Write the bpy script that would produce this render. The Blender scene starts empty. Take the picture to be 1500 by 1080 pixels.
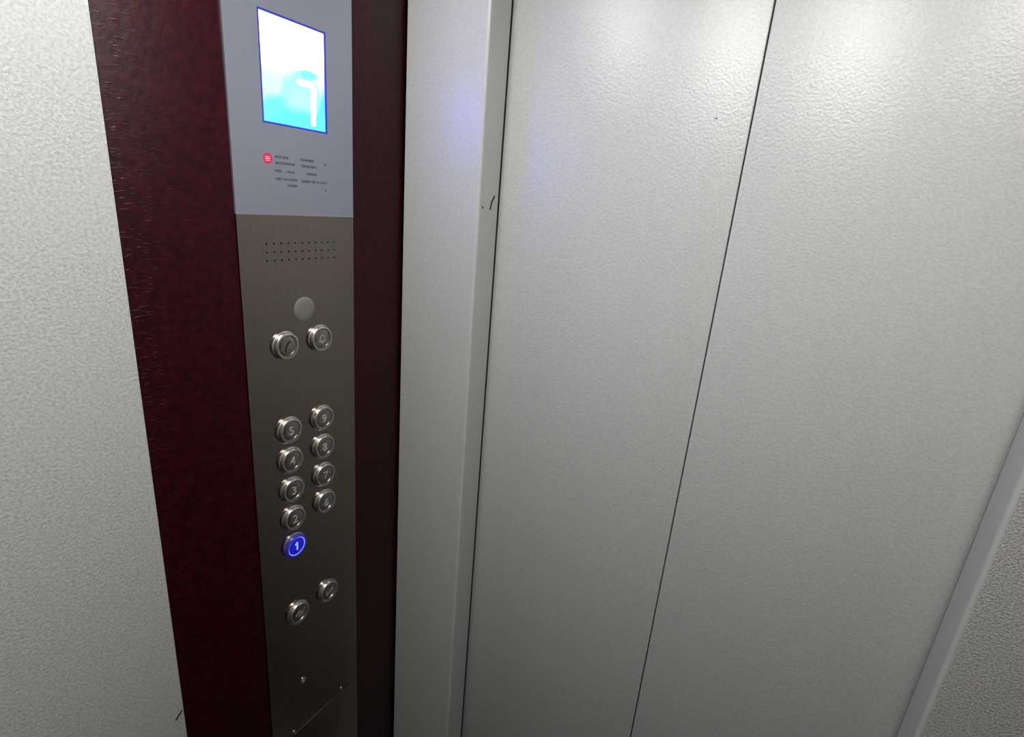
import bpy, bmesh, math, random
from mathutils import Vector, Matrix

# ------------------------------------------------------------------ camera, world, exposure
scene = bpy.context.scene
COL = scene.collection
CAM = Vector((0.600, -0.6884, 1.620))
YAW, PITCH, ROLL, FPX = math.radians(28.703), math.radians(17.287), math.radians(4.839), 780.27
fw = Vector((-math.sin(YAW), math.cos(YAW), 0)); rt = Vector((math.cos(YAW), math.sin(YAW), 0)); up = Vector((0, 0, 1))
cf = fw * math.cos(PITCH) - up * math.sin(PITCH)
cu = up * math.cos(PITCH) + fw * math.sin(PITCH)
cr = rt * math.cos(ROLL) + cu * math.sin(ROLL)
cu = -rt * math.sin(ROLL) + cu * math.cos(ROLL)
cam_data = bpy.data.cameras.new('camera')
cam_data.sensor_width = 36.0
cam_data.lens = FPX / 1500.0 * 36.0
cam_data.clip_start = 0.01
cam = bpy.data.objects.new('camera', cam_data)
cam.matrix_world = Matrix(((cr.x, cu.x, -cf.x, CAM.x), (cr.y, cu.y, -cf.y, CAM.y), (cr.z, cu.z, -cf.z, CAM.z), (0, 0, 0, 1)))
COL.objects.link(cam)
scene.camera = cam

world = bpy.data.worlds.new('world'); scene.world = world
world.use_nodes = True
world.node_tree.nodes['Background'].inputs[0].default_value = (0.0, 0.0, 0.0, 1)   # closed cab in a dark shaft
world.node_tree.nodes['Background'].inputs[1].default_value = 0.0
vs = scene.view_settings
vs.view_transform = 'Standard'; vs.look = 'None'; vs.gamma = 1.0; vs.use_curve_mapping = False
vs.exposure = 0.0
LAMP_STRENGTH = 126.0

random.seed(4)

# ------------------------------------------------------------------ materials
def new_mat(name):
    m = bpy.data.materials.new(name); m.use_nodes = True
    nt = m.node_tree
    return m, nt, nt.nodes['Principled BSDF']

def simple(name, col, rough=0.4, metal=0.0, spec=0.5, emit=None, es=0.0, aniso=0.0):
    m, nt, b = new_mat(name)
    b.inputs['Base Color'].default_value = (*col, 1)
    b.inputs['Roughness'].default_value = rough
    b.inputs['Metallic'].default_value = metal
    b.inputs['Specular IOR Level'].default_value = spec
    if emit:
        b.inputs['Emission Color'].default_value = (*emit, 1); b.inputs['Emission Strength'].default_value = es
    return m

def N(nt, t, **kw):
    n = nt.nodes.new(t)
    for k, v in kw.items(): setattr(n, k, v)
    return n

def coords(nt, scale=(1, 1, 1)):
    g = N(nt, 'ShaderNodeNewGeometry')
    mp = N(nt, 'ShaderNodeMapping'); mp.inputs['Scale'].default_value = scale
    nt.links.new(g.outputs['Position'], mp.inputs['Vector'])
    return mp.outputs['Vector']

def hammered(name, col, rough, scale, strength, dist=0.0006, fleck=0.10, metal=0.0, spec=0.5):
    """powder-coated sheet steel with an orange-peel grain"""
    m, nt, b = new_mat(name); L = nt.links.new
    v = coords(nt)
    n1 = N(nt, 'ShaderNodeTexNoise'); n1.inputs['Scale'].default_value = scale; n1.inputs['Detail'].default_value = 3.0; n1.inputs['Roughness'].default_value = 0.62
    L(v, n1.inputs['Vector'])
    n2 = N(nt, 'ShaderNodeTexNoise'); n2.inputs['Scale'].default_value = 3.0; n2.inputs['Detail'].default_value = 2.0
    L(v, n2.inputs['Vector'])
    rp = N(nt, 'ShaderNodeValToRGB'); rp.color_ramp.elements[0].position = 0.3; rp.color_ramp.elements[1].position = 0.7
    lo = tuple(c * (1 - fleck) for c in col); hi = tuple(min(1, c * (1 + fleck)) for c in col)
    rp.color_ramp.elements[0].color = (*lo, 1); rp.color_ramp.elements[1].color = (*hi, 1)
    L(n1.outputs['Fac'], rp.inputs['Fac'])
    mx = N(nt, 'ShaderNodeMix', data_type='RGBA', blend_type='MULTIPLY'); mx.inputs[0].default_value = 0.25
    r2 = N(nt, 'ShaderNodeValToRGB'); r2.color_ramp.elements[0].color = (0.8, 0.8, 0.76, 1); r2.color_ramp.elements[1].color = (1, 1, 1, 1)
    L(n2.outputs['Fac'], r2.inputs['Fac'])
    L(rp.outputs['Color'], mx.inputs[6]); L(r2.outputs['Color'], mx.inputs[7]); L(mx.outputs[2], b.inputs['Base Color'])
    b.inputs['Roughness'].default_value = rough; b.inputs['Metallic'].default_value = metal; b.inputs['Specular IOR Level'].default_value = spec
    bp = N(nt, 'ShaderNodeBump'); bp.inputs['Strength'].default_value = strength; bp.inputs['Distance'].default_value = dist
    L(n1.outputs['Fac'], bp.inputs['Height']); L(bp.outputs['Normal'], b.inputs['Normal'])
    return m

M = {}
GREY = (0.345, 0.35, 0.345)
M['wall_grey'] = hammered('textured_grey_coating', GREY, 0.40, 340, 0.65, 0.0013, 0.20)
M['return_grey'] = hammered('return_grey_coating', GREY, 0.30, 200, 0.45, 0.0008, 0.05)
M['rough_grey'] = hammered('gritty_grey_coating', (0.335, 0.335, 0.322), 0.40, 430, 1.0, 0.0016, 0.42)
M['smooth_grey'] = hammered('smooth_folded_edge', GREY, 0.32, 60, 0.04, 0.0004, 0.02)
M['door_grey'] = hammered('door_grey_coating', GREY, 0.33, 300, 0.50, 0.0009, 0.07)
M['jamb_grey'] = M['return_grey']
M['ceiling_white'] = simple('ceiling_grey', (0.30, 0.30, 0.30), 0.5)
M['dark'] = simple('dark_void', (0.004, 0.004, 0.004), 0.9, spec=0.1)
M['black_mark'] = simple('black_scuff_and_gap_shade', (0.01, 0.01, 0.01), 0.8, spec=0.1)  # scuffs, and the painted shade in the door gaps
M['floor'] = hammered('dark_rubber_floor', (0.02, 0.02, 0.02), 0.6, 120, 0.5, 0.001, 0.3)
M['alu'] = simple('aluminium_sill', (0.4, 0.4, 0.4), 0.35, 1.0)
M['ring_steel'] = simple('polished_steel_ring', (0.60, 0.57, 0.53), 0.27, 1.0)
M['diffuser'] = simple('lamp_diffuser', (0.8, 0.8, 0.8), 0.5, emit=(1.0, 0.985, 0.955), es=LAMP_STRENGTH)
M['diffuser_small'] = simple('small_lamp_diffuser', (0.8, 0.8, 0.8), 0.5, emit=(1.0, 0.985, 0.955), es=LAMP_STRENGTH * 1.35)
M['numeral'] = simple('engraved_numeral', (0.42, 0.40, 0.375), 0.4, 0.4)
M['numeral_dark'] = simple('black_pictogram', (0.01, 0.01, 0.01), 0.6)
M['print'] = simple('printed_ink', (0.035, 0.035, 0.07), 0.6)
M['red'] = simple('red_logo_ink', (0.42, 0.012, 0.06), 0.5)
M['logo_white'] = simple('logo_white_ink', (0.75, 0.45, 0.52), 0.5)
M['lens'] = simple('frosted_lens', (0.125, 0.118, 0.11), 0.45)
M['glow_bezel'] = simple('bezel_painted_edge_glow', (0.01, 0.015, 0.16), 0.35, emit=(0.008, 0.018, 0.24), es=1.0)  # screen's edge glow put into the bezel as blue colour and emission
M['lit_face'] = simple('blue_lit_face', (0.01, 0.01, 0.12), 0.35, emit=(0.003, 0.003, 0.33), es=1.0)
M['lit_ring'] = simple('blue_lit_ring', (0.1, 0.1, 0.3), 0.35, emit=(0.22, 0.34, 1.3), es=1.0)
M['lit_numeral'] = simple('blue_lit_numeral', (0.1, 0.1, 0.3), 0.35, emit=(0.28, 0.42, 1.3), es=1.0)
M['digit'] = simple('screen_digit', (0.5, 0.5, 0.5), 0.4, emit=(1.6, 1.5, 6.0), es=1.0)

def brushed(name, col, rough, lines=(900, 900, 40), contrast=0.12, rvar=0.08):
    m, nt, b = new_mat(name); L = nt.links.new
    v = coords(nt, lines)
    n = N(nt, 'ShaderNodeTexNoise'); n.inputs['Scale'].default_value = 1.0; n.inputs['Detail'].default_value = 3.0
    L(v, n.inputs['Vector'])
    v2 = coords(nt)
    n2 = N(nt, 'ShaderNodeTexNoise'); n2.inputs['Scale'].default_value = 11.0; n2.inputs['Detail'].default_value = 2.0
    L(v2, n2.inputs['Vector'])
    rp = N(nt, 'ShaderNodeValToRGB'); rp.color_ramp.elements[0].position = 0.3; rp.color_ramp.elements[1].position = 0.7
    rp.color_ramp.elements[0].color = (*[c * (1 - contrast) for c in col], 1); rp.color_ramp.elements[1].color = (*[c * (1 + contrast) for c in col], 1)
    L(n.outputs['Fac'], rp.inputs['Fac']); L(rp.outputs['Color'], b.inputs['Base Color'])
    mr = N(nt, 'ShaderNodeMapRange'); mr.inputs[3].default_value = rough - rvar; mr.inputs[4].default_value = rough + rvar
    L(n2.outputs['Fac'], mr.inputs[0]); L(mr.outputs[0], b.inputs['Roughness'])
    b.inputs['Metallic'].default_value = 1.0
    bp = N(nt, 'ShaderNodeBump'); bp.inputs['Strength'].default_value = 0.08; bp.inputs['Distance'].default_value = 0.0003
    L(n.outputs['Fac'], bp.inputs['Height']); L(bp.outputs['Normal'], b.inputs['Normal'])
    return m
M['steel'] = brushed('brushed_steel', (0.225, 0.196, 0.168), 0.14, rvar=0.04)
M['button_steel'] = brushed('button_steel', (0.30, 0.28, 0.25), 0.28, (300, 300, 300), 0.05, 0.02)
_nt = M['button_steel'].node_tree; _tg = N(_nt, 'ShaderNodeTangent', direction_type='RADIAL', axis='X')
_nt.nodes['Principled BSDF'].inputs['Anisotropic'].default_value = 0.75
_nt.links.new(_tg.outputs[0], _nt.nodes['Principled BSDF'].inputs['Tangent'])
M['halo'] = simple('frosted_halo_ring', (0.10, 0.098, 0.095), 0.65, spec=0.3)
M['bloom_rim'] = simple('rim_painted_bloom', (0.05, 0.05, 0.2), 0.3, 0.5, emit=(0.001, 0.001, 0.13), es=1.0)  # bloom around the lit ring, put into the rim as blue emission
M['silver_plate'] = simple('silver_display_plate', (0.30, 0.315, 0.37), 0.36, 0.75)

def burgundy():
    m, nt, b = new_mat('burgundy_film'); L = nt.links.new
    g = N(nt, 'ShaderNodeNewGeometry')
    sep = N(nt, 'ShaderNodeSeparateXYZ'); L(g.outputs['Position'], sep.inputs[0])
    grain = N(nt, 'ShaderNodeTexNoise'); grain.inputs['Scale'].default_value = 120.0; grain.inputs['Detail'].default_value = 4.0
    L(g.outputs['Position'], grain.inputs['Vector'])
    rp = N(nt, 'ShaderNodeValToRGB'); rp.color_ramp.elements[0].position = 0.32; rp.color_ramp.elements[1].position = 0.72
    rp.color_ramp.elements[0].color = (0.009, 0.0005, 0.0014, 1); rp.color_ramp.elements[1].color = (0.024, 0.0014, 0.0042, 1)
    L(grain.outputs['Fac'], rp.inputs['Fac']); L(rp.outputs['Color'], b.inputs['Base Color'])
    # fine horizontal creases of the film, strongest along the free edge
    mp = N(nt, 'ShaderNodeMapping'); mp.inputs['Scale'].default_value = (60, 85, 620)
    L(g.outputs['Position'], mp.inputs['Vector'])
    cr_ = N(nt, 'ShaderNodeTexNoise'); cr_.inputs['Scale'].default_value = 1.0; cr_.inputs['Detail'].default_value = 1.5
    L(mp.outputs['Vector'], cr_.inputs['Vector'])
    crr = N(nt, 'ShaderNodeMapRange'); crr.inputs[1].default_value = 0.62; crr.inputs[2].default_value = 0.72
    L(cr_.outputs['Fac'], crr.inputs[0])
    edge = N(nt, 'ShaderNodeMapRange'); edge.inputs[1].default_value = -0.405; edge.inputs[2].default_value = -0.375
    edge.inputs[3].default_value = 1.0; edge.inputs[4].default_value = 0.25
    L(sep.outputs['Y'], edge.inputs[0])
    mul = N(nt, 'ShaderNodeMath', operation='MULTIPLY'); L(crr.outputs[0], mul.inputs[0]); L(edge.outputs[0], mul.inputs[1])
    gm = N(nt, 'ShaderNodeMath', operation='MULTIPLY_ADD'); gm.inputs[1].default_value = 0.9
    L(grain.outputs['Fac'], gm.inputs[0]); L(mul.outputs[0], gm.inputs[2])
    bp = N(nt, 'ShaderNodeBump'); bp.inputs['Strength'].default_value = 0.5; bp.inputs['Distance'].default_value = 0.0008
    L(gm.outputs[0], bp.inputs['Height']); L(bp.outputs['Normal'], b.inputs['Normal'])
    b.inputs['Roughness'].default_value = 0.38; b.inputs['Specular IOR Level'].default_value = 0.15
    return m
M['burgundy'] = burgundy()

# ------------------------------------------------------------------ builders
def link(name, bm, mat, parent=None, loc=(0, 0, 0), smooth=False):
    me = bpy.data.meshes.new(name)
    bmesh.ops.recalc_face_normals(bm, faces=bm.faces[:])
    bm.to_mesh(me); bm.free()
    me.materials.append(mat)
    if smooth:
        for p in me.polygons: p.use_smooth = True
        try: me.set_sharp_from_angle(angle=math.radians(40))
        except Exception: pass
    o = bpy.data.objects.new(name, me); COL.objects.link(o)
    if parent: o.parent = parent
    o.location = loc
    return o

def empty(name, loc):
    o = bpy.data.objects.new(name, None); o.location = loc; o.empty_display_size = 0.05; COL.objects.link(o); return o

def tag(o, label=None, cat=None, kind=None, group=None):
    if label: o['label'] = label
    if cat: o['category'] = cat
    if kind: o['kind'] = kind
    if group: o['group'] = group
    return o

def box(bm, lo, hi, bev=0.0, seg=2):
    r = bmesh.ops.create_cube(bm, size=1.0)
    vs_ = r['verts']
    c = [(a + b) / 2 for a, b in zip(lo, hi)]; s = [abs(b - a) for a, b in zip(lo, hi)]
    for v in vs_: v.co = Vector((v.co.x * s[0] + c[0], v.co.y * s[1] + c[1], v.co.z * s[2] + c[2]))
    if bev > 0:
        es = list({e for v in vs_ for e in v.link_edges})
        bmesh.ops.bevel(bm, geom=es, offset=bev, segments=seg, profile=0.5, affect='EDGES')
    return bm

def box_obj(name, lo, hi, mat, parent=None, bev=0.0, seg=2):
    pl = parent.location if parent else Vector((0, 0, 0))
    bm = box(bmesh.new(), [a - b for a, b in zip(lo, pl)], [a - b for a, b in zip(hi, pl)], bev, seg)
    return link(name, bm, mat, parent, smooth=bev > 0)

def prism_z(bm, pts, z0, z1):
    lo = [bm.verts.new((x, y, z0)) for x, y in pts]; hi = [bm.verts.new((x, y, z1)) for x, y in pts]
    n = len(pts)
    bm.faces.new(lo); bm.faces.new(hi)
    for i in range(n): bm.faces.new((lo[i], lo[(i + 1) % n], hi[(i + 1) % n], hi[i]))
    return bm

def lathe_x(bm, prof, seg=48):
    """profile of (radius, height) revolved round the X axis; height runs along +X"""
    rings = []
    for r, h in prof:
        if r < 1e-6: rings.append([bm.verts.new((h, 0, 0))])
        else: rings.append([bm.verts.new((h, r * math.cos(2 * math.pi * k / seg), r * math.sin(2 * math.pi * k / seg))) for k in range(seg)])
    for a, b in zip(rings, rings[1:]):
        for k in range(seg):
            k2 = (k + 1) % seg
            if len(a) == 1: bm.faces.new((a[0], b[k], b[k2]))
            elif len(b) == 1: bm.faces.new((a[k], a[k2], b[0]))
            else: bm.faces.new((a[k], a[k2], b[k2], b[k]))
    return bm

def plate_with_holes(bm, y0, y1, z0, z1, holes, x_front, thick):
    """flat plate in the YZ plane facing +X; holes = lists of (y, z) points"""
    edges = []
    for loop in [[(y0, z0), (y1, z0), (y1, z1), (y0, z1)]] + holes:
        vv = [bm.verts.new((x_front, y, z)) for y, z in loop]
        edges += [bm.edges.new((vv[i], vv[(i + 1) % len(vv)])) for i in range(len(vv))]
    bmesh.ops.triangle_fill(bm, use_beauty=True, use_dissolve=False, edges=edges)
    for f in bm.faces:
        f.normal_update()
    r = bmesh.ops.extrude_face_region(bm, geom=bm.faces[:])
    for g in r['geom']:
        if isinstance(g, bmesh.types.BMVert): g.co.x -= thick
    return bm

def circle(y, z, r, n=32): return [(y + r * math.cos(2 * math.pi * k / n), z + r * math.sin(2 * math.pi * k / n)) for k in range(n)]

def text_mesh(body, size, name, mat, parent, x, thick=0.0003, y=0.0, z=0.0, shear=0.0):
    """lettering lying in the YZ plane, readable from +X: text right = +Y, text up = +Z"""
    cu_ = bpy.data.curves.new(name, 'FONT'); cu_.body = body; cu_.size = size; cu_.align_x = 'CENTER'; cu_.align_y = 'CENTER'
    cu_.extrude = thick; cu_.resolution_u = 3; cu_.offset = size * 0.006
    tmp = bpy.data.objects.new(name, cu_); COL.objects.link(tmp)
    bpy.context.view_layer.update()
    me = bpy.data.meshes.new_from_object(tmp.evaluated_get(bpy.context.evaluated_depsgraph_get()))
    bpy.data.objects.remove(tmp)
    ys = [v.co.x for v in me.vertices]; zs = [v.co.y for v in me.vertices]
    cy, cz = (min(ys) + max(ys)) / 2, (min(zs) + max(zs)) / 2
    for v in me.vertices: v.co = Vector((v.co.z, v.co.x - cy, v.co.y - cz))
    me.materials.clear(); me.materials.append(mat); me.name = name
    o = bpy.data.objects.new(name, me); COL.objects.link(o); o.parent = parent; o.location = (x, y, z)
    return o

def stroke(bm, pts, w, x0, x1):
    """polyline of constant width in the YZ plane, extruded from x0 to x1"""
    P = [Vector((0, y, z)) for y, z in pts]
    L_, R_ = [], []
    for i, p in enumerate(P):
        d = (P[min(i + 1, len(P) - 1)] - P[max(i - 1, 0)]).normalized()
        n = Vector((0, -d.z, d.y)) * (w[i] if isinstance(w, (list, tuple)) else w) / 2
        L_.append(p + n); R_.append(p - n)
    loop = L_ + R_[::-1]
    a = [bm.verts.new((x0, v.y, v.z)) for v in loop]; b = [bm.verts.new((x1, v.y, v.z)) for v in loop]
    n_ = len(P); m = len(loop)
    for i in range(n_ - 1):
        j = m - 1 - i
        bm.faces.new((b[i], b[i + 1], b[j - 1], b[j])); bm.faces.new((a[i], a[i + 1], a[j - 1], a[j]))
    for i in range(m): bm.faces.new((a[i], a[(i + 1) % m], b[(i + 1) % m], b[i]))
    return bm

# ------------------------------------------------------------------ cab shell
W, D, H = 0.966, 1.100, 2.120           # cab: x 0..W, y -D..0, z 0..H ; doors behind y = 0
OP0, OP1 = 0.144, 0.8215                # doorway between the two return panels
REV = 0.053                             # depth of the doorway reveal
DOOR_Y = 0.0590
COP_Y0, COP_Y1 = -0.2908, -0.1089
BUR_Y0 = -0.4128

S = lambda o, label, cat: tag(o, label, cat, 'structure')
S(box_obj('floor', (-0.05, -D - 0.05, -0.04), (W + 0.05, 0.0, 0.0), M['floor']), 'dark rubber floor of the lift cab', 'floor')
S(box_obj('ceiling', (-0.05, -D - 0.05, H), (W + 0.05, 0.10, H + 0.04), M['ceiling_white']), 'plain light grey ceiling of the lift cab', 'ceiling')

# side wall with the control panel: grey textured sheet, then a burgundy filmed sheet
wl = S(empty('wall_left', (0, -D / 2, 0)), 'lift side wall of grey textured sheet beside a burgundy strip', 'wall')
box_obj('wall_backing', (-0.05, -D, 0), (-0.0062, 0.0, H), M['dark'], wl)
tag(box_obj('grey_panel', (-0.006, -D, 0), (0.0, BUR_Y0 - 0.0016, H), M['wall_grey'], wl, 0.0008), 'grey textured coated sheet')
tag(box_obj('burgundy_panel', (-0.006, BUR_Y0, 0), (-0.0030, -0.0005, H), M['burgundy'], wl, 0.0006), 'dark burgundy creased film sheet')
sm = stroke(bmesh.new(), [(-0.0045, -0.005), (-0.001, -0.001), (0.0045, 0.004)], 0.0022, 0.0, 0.00025)
tag(link('scuff_mark', sm, M['black_mark'], wl, (0.0, -0.4211 + D / 2, 0.943)), 'small black tick scuffed on the sheet')

wr = S(empty('wall_right', (W, -D / 2, 0)), 'lift side wall opposite the control panel', 'wall')
box_obj('wall_backing', (W + 0.0062, -D, 0), (W + 0.05, 0.0, H), M['dark'], wr)
box_obj('grey_panel', (W, -D, 0), (W + 0.006, BUR_Y0 - 0.0016, H), M['wall_grey'], wr, 0.0008)
box_obj('burgundy_panel', (W + 0.003, BUR_Y0, 0), (W + 0.006, -0.0005, H), M['burgundy'], wr, 0.0006)

wb_ = S(box_obj('wall_back', (-0.05, -D - 0.05, 0), (W + 0.05, -D - 0.0005, H), M['wall_grey']), 'grey textured rear wall with a broad burgundy sheet added to cut bounced light', 'wall')
box_obj('burgundy_panel', (0.15, -D - 0.0004, 0.01), (W - 0.15, -D + 0.003, H - 0.01), M['burgundy'], wb_, 0.0006)  # unseen dark sheet, added to reduce light bouncing off the rear wall

# front wall: two folded return panels with rounded noses, and a header over the doors
wf = S(empty('wall_front', (0, 0, 0)), 'light grey front wall of folded return panels around the doorway', 'wall')
def return_profile(x_wall, x_edge, r=0.0042, t=0.0015):
    s = 1 if x_edge > x_wall else -1
    pts = [(x_wall, 0.0)]
    for k in range(9):
        a = math.pi / 2 * k / 8
        pts.append((x_edge - s * r + s * r * math.sin(a), r - r * math.cos(a)))
    pts.append((x_edge, REV)); pts.append((x_edge - s * 0.03, REV)); pts.append((x_edge - s * 0.03, 0.03)); pts.append((x_wall, 0.03))
    return pts
for xw, xe, lab in ((0.0005, OP0, 'narrow return panel beside the burgundy strip'), (W - 0.0005, OP1, 'return panel at the far jamb')):
    o = link('return_panel', prism_z(bmesh.new(), return_profile(xw, xe, 0.0042 if xe == OP0 else 0.005), 0.0, H), M['return_grey'] if xe == OP0 else M['rough_grey'], wf, smooth=True)
    o.data.materials.append(M['smooth_grey'])          # fold and reveal are smoother than the sheet face
    for p in o.data.polygons:
        if abs(p.normal.x) > 0.05: p.material_index = 1
    tag(o, lab)
box_obj('header_panel', (OP0 + 0.0003, 0.0, 2.0), (OP1 - 0.0003, 0.03, H), M['return_grey'], wf, 0.003)
for xa, xb in ((OP0 - 0.012, OP0 - 0.0004), (OP1 + 0.0014, OP1 + 0.012)):
    tag(box_obj('gap_shade_strip', (xa, REV + 0.0001, 0.012), (xb, DOOR_Y - 0.0004, 2.0), M['black_mark'], wf), 'black strip added as shade in the gap between jamb and door')  # black strips put in to draw the shade of the door gaps
mk = bmesh.new()
def yz_to_jamb(pts, w):
    # scuffs on the jamb face (x = OP0, facing +X): y across, z up
    stroke(mk, pts, w, OP0 - 0.0002, OP0 + 0.0002)
yz_to_jamb([(0.0320, 1.6060), (0.0347, 1.6168), (0.0405, 1.6245), (0.0425, 1.6270)], 0.0034)
yz_to_jamb([(0.0100, 1.6070), (0.0112, 1.6105)], 0.0026)
tag(link('scuff_mark', mk, M['black_mark'], wf), 'black scuffs on the jamb')

# doors: two sliding leaves meeting in the middle, a dark gap between
MEET = 0.4900
def door(name, x0, x1, label):
    o = box_obj(name, (x0, DOOR_Y, 0.012), (x1, DOOR_Y + 0.028, 2.06), M['door_grey'], None, 0.0014, 3)
    return S(o, label, 'door')
d1 = door('door_1', OP0 - 0.030, MEET - 0.0008, 'grey sliding lift door leaf beside the narrow return panel and its jamb')
d2 = door('door_2', MEET + 0.0008, OP1 + 0.030, 'grey sliding lift door leaf brightly lit at its top, beyond the middle seam')
S(box_obj('trim_1', (OP0 - 0.03, 0.0005, -0.03), (OP1 + 0.03, 0.10, 0.004), M['alu']), 'aluminium door sill at the foot of the lift doors', 'sill')
sp = stroke(bmesh.new(), [(-0.0022, 0.0), (0.0022, -0.001)], 0.0014, 0.0, 0.0002)
for v in sp.verts: v.co = Vector((v.co.y, -v.co.x, v.co.z))
M['faint_mark'] = simple('faint_grey_scuff', (0.13, 0.13, 0.13), 0.6)
tag(link('scuff_mark', sp, M['faint_mark'], d1, (0.4482, DOOR_Y, 1.7396)), 'tiny dark speck')

# ------------------------------------------------------------------ ceiling downlights (the cab's only lamps besides the panel)
def downlight(x, y, label, k=1.0, mat='diffuser'):
    lamp = tag(empty('ceiling_downlight', (x, y, H)), label, 'lamp', group='ceiling downlights')
    bm = lathe_x(bmesh.new(), [(0.0, 0.0), (k * 0.062, 0.0), (k * 0.061, 0.005), (k * 0.049, 0.009), (k * 0.047, 0.004), (0.0, 0.004)], 40)
    for v in bm.verts: v.co = Vector((v.co.y, v.co.z, -v.co.x))
    link('lamp_housing', bm, M['ring_steel'], lamp, smooth=True)
    bm = lathe_x(bmesh.new(), [(0.0, 0.0045), (k * 0.0465, 0.0045), (k * 0.0465, 0.007), (k * 0.040, 0.0085), (0.0, 0.009)], 40)
    for v in bm.verts: v.co = Vector((v.co.y, v.co.z, -v.co.x))
    link('lamp_diffuser', bm, M[mat], lamp, smooth=True)
downlight(0.483, -0.520, 'large round steel downlight in the middle of the lift ceiling', 1.75)
downlight(0.130, -0.400, 'small round steel downlight in the ceiling beside the control panel wall', 1.0, 'diffuser_small')
downlight(W - 0.130, -0.400, 'small round steel downlight in the ceiling beside the wall opposite the control panel', 1.0, 'diffuser_small')

# ------------------------------------------------------------------ control panel
cz0 = 0.55
cop = tag(empty('control_panel', (0.0, (COP_Y0 + COP_Y1) / 2, cz0)), 'steel lift control panel with floor buttons and a lit display on burgundy strip', 'control panel')
OY, OZ = cop.location.y, cop.location.z
T_ = 0.0028                                # plate thickness, back sits on the burgundy film
def W2C(y, z): return (y - OY, z - OZ)     # cab position to panel position
def CP(y_u, z_u, x=0.0):
    """panel position from measured (Y, Z) in camera-distance units, for a point standing x proud of the plate"""
    k = (0.6 - x)
    return (CAM.y + y_u * k - OY, CAM.z + z_u * k - OZ)
ZD = CP(0, -0.0652)[1]                     # joint of display plate and button plate
ZH = CP(0, -1.4855)[1]                     # joint of button plate and service flap
ZT = 1.95 - OZ
YL, YR = COP_Y0 - OY, COP_Y1 - OY

# pale metal strip added as the light caught along the button plate's top edge
link('edge_glint_strip', box(bmesh.new(), (-T_, YL, ZD - 0.0001), (0.0007, YR, ZD + 0.0007), 0.0003, 2), M['ring_steel'], cop)
# screen opening
sy0, sy1 = CP(0.7325, 0)[0], CP(0.8925, 0)[0]; sz0, sz1 = CP(0, 0.1095)[1], CP(0, 0.3065)[1]
bm = plate_with_holes(bmesh.new(), YL, YR, ZD + 0.0008, ZT, [[(sy0, sz0), (sy1, sz0), (sy1, sz1), (sy0, sz1)]], 0.0, T_)
tag(link('display_plate', bm, M['silver_plate'], cop), 'silver upper plate around the display')

# speaker holes and button holes in the steel plate
holes = []
gy0, gy1, gz0, gz2 = CP(0.7256, 0)[0], CP(0.9047, 0)[0], CP(0, -0.1230)[1], CP(0, -0.1582)[1]
for r in range(3):
    for c in range(11):
        holes.append(circle(gy0 + (gy1 - gy0) * c / 10, gz0 + (gz2 - gz0) * r / 2, 0.00125, 10))
BX = 0.0075                                # how far a button stands proud
BR = 0.0193
cL, cR = 0.7668, 0.8652
btns = []                                  # (y_u, z_u, glyph)
for y_u, z_u, g in [(cL, -0.3518, 'phone'), (cR, -0.3518, 'bell'),
                    (cR, -0.5600, '9'), (cR, -0.6400, '8'), (cR, -0.7215, '7'), (cR, -0.8018, '6'),
                    (cL, -0.5608, '5'), (cL, -0.6403, '4'), (cL, -0.7213, '3'), (cL, -0.8020, '2'), (cL, -0.8825, '1'),
                    (0.8675, -1.0925, 'close'), (cL, -1.0940, 'open')]:
    btns.append((*CP(y_u, z_u, BX), g))
dy, dz = CP(0.8140, -0.2717)
for y, z, g in btns: holes.append(circle(y, z, BR - 0.002, 28))
ky, kz = CP(0.7655, -1.3200)
holes.append(circle(ky, kz, 0.0040, 20))
bm = plate_with_holes(bmesh.new(), YL, YR, ZH + 0.0005, ZD - 0.0002, holes, 0.0, T_)
tag(link('button_plate', bm, M['steel'], cop), 'brushed steel button plate with speaker holes')
bm = box(bmesh.new(), (-T_, YL, 0.0), (0.0006, YR, ZH - 0.0004), 0.0006, 2)
tag(link('service_flap', bm, M['steel'], cop, smooth=True), 'steel service flap below the lock')
bm = box(bmesh.new(), (-T_ - 0.00015, YL + 0.002, 0.002), (-T_, YR - 0.002, ZT - 0.002))
link('dark_backing', bm, M['dark'], cop)
for yy in (CP(0.90, 0)[0], CP(0.728, 0)[0]):
    bm = lathe_x(bmesh.new(), [(0.0032, 0.0), (0.0030, 0.0009), (0.0018, 0.0014), (0.0, 0.0014)], 20)
    link('screw', bm, M['ring_steel'], cop, (0.0, yy, ZH + 0.006), smooth=True)
bm = lathe_x(bmesh.new(), [(0.0055, 0.0), (0.0055, 0.0012), (0.0046, 0.0018), (0.0034, 0.0014), (0.0030, -0.0010), (0.0, -0.0010)], 24)
lk = link('key_lock', bm, M['ring_steel'], cop, (0.0, ky, kz), smooth=True)
bm = box(bmesh.new(), (-0.0010, -0.0006, -0.0022), (-0.0006, 0.0006, 0.0022))
link('key_slot', bm, M['numeral_dark'], lk)

# indicator lens
bm = lathe_x(bmesh.new(), [(0.0170, 0.0), (0.0170, 0.0006), (0.0160, 0.0012), (0.0100, 0.0016), (0.0, 0.0018)], 40)
tag(link('indicator_lens', bm, M['lens'], cop, (0.0, dy, dz), smooth=True), 'round pale frosted lens flush in the plate')

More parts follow.
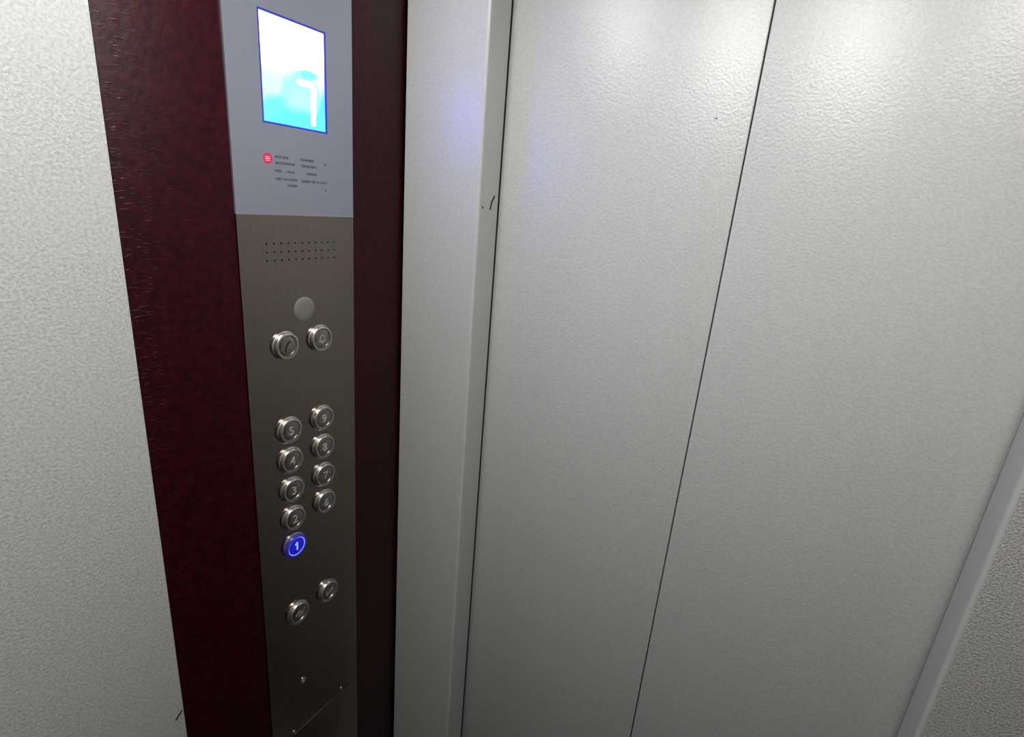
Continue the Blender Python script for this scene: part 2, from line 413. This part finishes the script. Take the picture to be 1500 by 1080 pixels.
# display: recessed bezel painted with edge glow, glowing picture, digit
def screen_mat():
    m, nt, b = new_mat('display_picture'); L = nt.links.new
    tc = N(nt, 'ShaderNodeTexCoord'); sep = N(nt, 'ShaderNodeSeparateXYZ'); L(tc.outputs['Object'], sep.inputs[0])
    wb, hb = sy1 - sy0, sz1 - sz0
    def math_(op, a, b_=None, c=None):
        n = N(nt, 'ShaderNodeMath', operation=op)
        for i, v in enumerate((a, b_, c)):
            if v is None: continue
            if isinstance(v, (int, float)): n.inputs[i].default_value = v
            else: L(v, n.inputs[i])
        return n.outputs[0]
    u = math_('MULTIPLY_ADD', sep.outputs['Y'], 1 / wb, 0.5); v = math_('MULTIPLY_ADD', sep.outputs['Z'], 1 / hb, 0.5)
    nz = N(nt, 'ShaderNodeTexNoise'); nz.inputs['Scale'].default_value = 70.0; L(tc.outputs['Object'], nz.inputs['Vector'])
    def blob(cu0, cv0, ru, rv, soft):
        a = math_('POWER', math_('ABSOLUTE', math_('MULTIPLY', math_('SUBTRACT', u, cu0), 1 / ru)), 2.0)
        c = math_('POWER', math_('ABSOLUTE', math_('MULTIPLY', math_('SUBTRACT', v, cv0), 1 / rv)), 2.0)
        d = math_('SQRT', math_('ADD', a, c)); d = math_('MULTIPLY_ADD', math_('SUBTRACT', nz.outputs['Fac'], 0.5), 0.25, d)
        mr = N(nt, 'ShaderNodeMapRange', interpolation_type='SMOOTHSTEP'); mr.inputs[1].default_value = 1 + soft; mr.inputs[2].default_value = 1 - soft
        L(d, mr.inputs[0]); return mr.outputs[0]
    def mix(fac, a, b_):
        n = N(nt, 'ShaderNodeMix', data_type='RGBA')
        L(fac, n.inputs[0])
        for i, c in ((6, a), (7, b_)):
            if isinstance(c, tuple): n.inputs[i].default_value = (*c, 1)
            else: L(c, n.inputs[i])
        return n.outputs[2]
    WHITE, PALE, AQUA, CYAN = (3.4, 2.6, 18.0), (0.76, 1.05, 13.0), (0.42, 1.0, 10.0), (0.13, 0.98, 9.0)
    grad = N(nt, 'ShaderNodeMapRange', interpolation_type='SMOOTHSTEP'); grad.inputs[1].default_value = 0.92; grad.inputs[2].default_value = 0.42; L(v, grad.inputs[0])
    c = mix(grad.outputs[0], WHITE, PALE)
    c = mix(blob(0.60, 0.12, 0.36, 0.44, 0.12), c, AQUA)
    c = mix(blob(0.60, 0.24, 0.18, 0.16, 0.5), c, (0.52, 1.0, 7.0))
    c = mix(blob(0.20, -0.02, 0.26, 0.30, 0.2), c, (0.18, 0.98, 6.0))
    c = mix(blob(0.72, 0.0, 0.62, 0.20, 0.3), c, CYAN)
    c = mix(blob(1.0, 0.08, 0.14, 0.34, 0.15), c, CYAN)
    c = mix(blob(0.72, 0.545, 0.15, 0.045, 0.35), c, (0.25, 0.97, 6.0))
    b.inputs['Base Color'].default_value = (0.02, 0.02, 0.03, 1); b.inputs['Roughness'].default_value = 0.25
    L(c, b.inputs['Emission Color']); b.inputs['Emission Strength'].default_value = 1.0
    return m
scy, scz = (sy0 + sy1) / 2, (sz0 + sz1) / 2
hw, hh = (sy1 - sy0) / 2, (sz1 - sz0) / 2
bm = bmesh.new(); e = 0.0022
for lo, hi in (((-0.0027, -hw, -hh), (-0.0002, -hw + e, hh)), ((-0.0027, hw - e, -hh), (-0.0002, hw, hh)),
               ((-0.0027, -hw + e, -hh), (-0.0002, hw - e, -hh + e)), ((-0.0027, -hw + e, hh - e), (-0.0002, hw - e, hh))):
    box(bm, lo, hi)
scr = box(bmesh.new(), (-0.0026, -hw + e, -hh + e), (-0.0014, hw - e, hh - e))
so = link('display_screen', scr, screen_mat(), cop, (0, scy, scz)); tag(so, 'glowing white and cyan display picture')
link('screen_bezel', bm, M['glow_bezel'], so)
p7 = [CP(0.8165, 0.1990), CP(0.8200, 0.1990), CP(0.8450, 0.1988), CP(0.8555, 0.1972), CP(0.8590, 0.1915), CP(0.8585, 0.1750), CP(0.8575, 0.1500), CP(0.8565, 0.1250), CP(0.8563, 0.1200)]
sv = stroke(bmesh.new(), [(y - scy, z - scz) for y, z in p7], [0.0036, 0.0066, 0.0072, 0.0078, 0.0084, 0.0084, 0.0082, 0.0074, 0.0040], -0.0015, -0.0010)
tag(link('floor_digit', sv, M['digit'], so), 'white digit 7')

# printed notice under the display: rows of tiny lettering too small to read, with a red round logo
pr = bmesh.new()
def word(y0, y1, z, h=0.0026, faint=False):
    """a run of letter-like strokes"""
    y = y0
    while y < y1 - 0.0006:
        w = random.uniform(0.0011, 0.0018); s = 0.00055
        y2 = min(y + w, y1)
        box(pr, (0.0, y, z - h / 2), (0.00012, y + s, z + h / 2))
        if random.random() < 0.7: box(pr, (0.0, y2 - s, z - h / 2), (0.00012, y2, z + h / 2))
        k = random.choice((0, 1, 2, 3))
        if k in (0, 2): box(pr, (0.0, y + s, z + h / 2 - s), (0.00012, y2 - s * 0.9, z + h / 2))
        if k in (1, 2): box(pr, (0.0, y + s, z - s / 2), (0.00012, y2 - s * 0.9, z + s / 2))
        if k in (3, 2): box(pr, (0.0, y + s, z - h / 2), (0.00012, y2 - s * 0.9, z - h / 2 + s))
        y = y2 + 0.0006
def rows(lst):
    for y0, y1, z, h in lst:
        a = CP(y0, z); b_ = CP(y1, z); word(a[0], b_[0], a[1], h)
rows([
    (0.7562, 0.7883, 0.0493, 0.0030),
    (0.8180, 0.8537, 0.0497, 0.0030),
    (0.7572, 0.8044, 0.0378, 0.0030),
    (0.8192, 0.8598, 0.0372, 0.0030),
    (0.7546, 0.7701, 0.0226, 0.0030),
    (0.7810, 0.8025, 0.0223, 0.0030),
    (0.8318, 0.8593, 0.0223, 0.0030),
    (0.7554, 0.8074, 0.0071, 0.0030),
    (0.8196, 0.8873, 0.0065, 0.0030),
    (0.7836, 0.8086, -0.0046, 0.0030),
    (0.8820, 0.8905, 0.0455, 0.0030), (0.8825, 0.8850, -0.0085, 0.0034),
])
link('printed_notice', pr, M['print'], cop)
ly, lz = CP(0.7392, 0.0441)
lg = link('round_logo', lathe_x(bmesh.new(), [(0.0064, 0.0), (0.0064, 0.00012), (0.0, 0.00012)], 28), M['red'], cop, (0, ly, lz)); tag(lg, 'red round logo')
bm = bmesh.new()
box(bm, (0.00012, -0.0034, -0.0004), (0.0002, 0.0034, 0.0006)); box(bm, (0.00012, -0.0030, 0.0017), (0.0002, 0.0030, 0.0024)); box(bm, (0.00012, -0.0030, -0.0026), (0.0002, 0.0030, -0.0019))
link('logo_mark', bm, M['logo_white'], lg)

# push buttons: flared collar, raised rim, dished face, engraved figure
def glyph(g, b, lit):
    mt = M['lit_numeral'] if lit else M['numeral']
    xf = 0.0064
    if g == '1':
        bm = stroke(bmesh.new(), [(0.0007, 0.0068), (0.0007, -0.0068)], 0.0026, xf - 0.0001, xf + 0.0004)
        stroke(bm, [(0.0007, 0.0058), (-0.0030, 0.0030)], 0.0020, xf - 0.0001, xf + 0.0004)
        return link('numeral', bm, mt, b)
    if g in '123456789':
        return text_mesh(g, 0.0178, 'numeral', mt, b, xf + 0.0002, 0.0003)
    bm = bmesh.new()
    if g == 'phone':
        stroke(bm, [(0.0048, 0.0062), (0.0015, 0.0044), (-0.0012, 0.0012), (-0.0030, -0.0030), (-0.0040, -0.0068)], 0.0026, xf - 0.0001, xf + 0.0004)
        return link('pictogram', bm, M['numeral_dark'], b)
    if g == 'bell':
        stroke(bm, [(-0.0052, -0.0034), (-0.0034, -0.0014), (-0.0032, 0.0024), (-0.0016, 0.0050), (0.0, 0.0056), (0.0016, 0.0050), (0.0032, 0.0024), (0.0034, -0.0014), (0.0052, -0.0034)], 0.0010, xf - 0.0001, xf + 0.0003)
        stroke(bm, [(-0.0052, -0.0036), (0.0052, -0.0036)], 0.0010, xf - 0.0001, xf + 0.0003)
        stroke(bm, [(-0.0012, -0.0058), (0.0012, -0.0058)], 0.0014, xf - 0.0001, xf + 0.0003)
    else:
        s = 1 if g == 'open' else -1
        for sd in (-1, 1):
            a = sd * (0.0068 if s > 0 else 0.0018); c = sd * (0.0018 if s > 0 else 0.0068)
            stroke(bm, [(a, 0.0), (c, 0.0046), (c, -0.0046), (a, 0.0)], 0.0010, xf - 0.0001, xf + 0.0003)
        stroke(bm, [(0, 0.0056), (0, -0.0056)], 0.0009, xf - 0.0001, xf + 0.0003)
    return link('pictogram', bm, mt, b)

def ring_profile():
    pr_ = [(BR - 0.0020, 0.0020)]
    for k in range(8):                     # rounded, outward sloping steel rim
        a = math.pi / 2 * k / 7
        pr_.append((BR - 0.0034 + 0.0029 * math.cos(a), BX - 0.0029 + 0.0029 * math.sin(a)))
    pr_.append((BR - 0.0042, BX - 0.0001))
    return pr_ + [(BR - 0.0043, 0.0030)]
parts_me = None
for y, z, g in btns:
    lit = g == '1'
    if parts_me is None:
        b = link('button', lathe_x(bmesh.new(), [(BR - 0.0022, -0.0022), (BR - 0.0022, 0.0), (BR + 0.0007, 0.0001), (BR + 0.0007, 0.0016), (BR - 0.0002, 0.0024), (BR - 0.0016, 0.0026), (BR - 0.0016, -0.0022)], 48), M['ring_steel'], cop, (0, y, z), smooth=True)
        r = link('button_rim', lathe_x(bmesh.new(), ring_profile(), 48), M['ring_steel'], b, smooth=True)
        h_ = link('halo_ring', lathe_x(bmesh.new(), [(BR - 0.0044, 0.0030), (BR - 0.0044, 0.0062), (BR - 0.0056, 0.0064), (BR - 0.0056, 0.0030)], 48), M['halo'], b, smooth=True)
        f = link('button_face', lathe_x(bmesh.new(), [(BR - 0.0057, 0.0030), (BR - 0.0057, 0.0060), (BR - 0.0062, 0.0063), (0.006, 0.00635), (0.0, 0.0064)], 48), M['button_steel'], b, smooth=True)
        parts_me = (b.data, r.data, h_.data, f.data)
    else:
        b = bpy.data.objects.new('button', parts_me[0]); COL.objects.link(b); b.parent = cop; b.location = (0, y, z)
        for nm, me, lm in zip(('button_rim', 'halo_ring', 'button_face'), parts_me[1:], ('bloom_rim', 'lit_ring', 'lit_face')):
            c = bpy.data.objects.new(nm, me.copy() if lit else me); COL.objects.link(c); c.parent = b
            if lit: c.data.materials[0] = M[lm]
    glyph(g, b, lit)
    if g in '123456789': tag(b, ('blue lit' if lit else 'unlit steel') + ' floor button numbered ' + g)
    else: tag(b, {'phone': 'steel button with a dark curved mark', 'bell': 'steel button with an alarm bell mark', 'open': 'steel door opening button', 'close': 'steel door closing button'}[g])
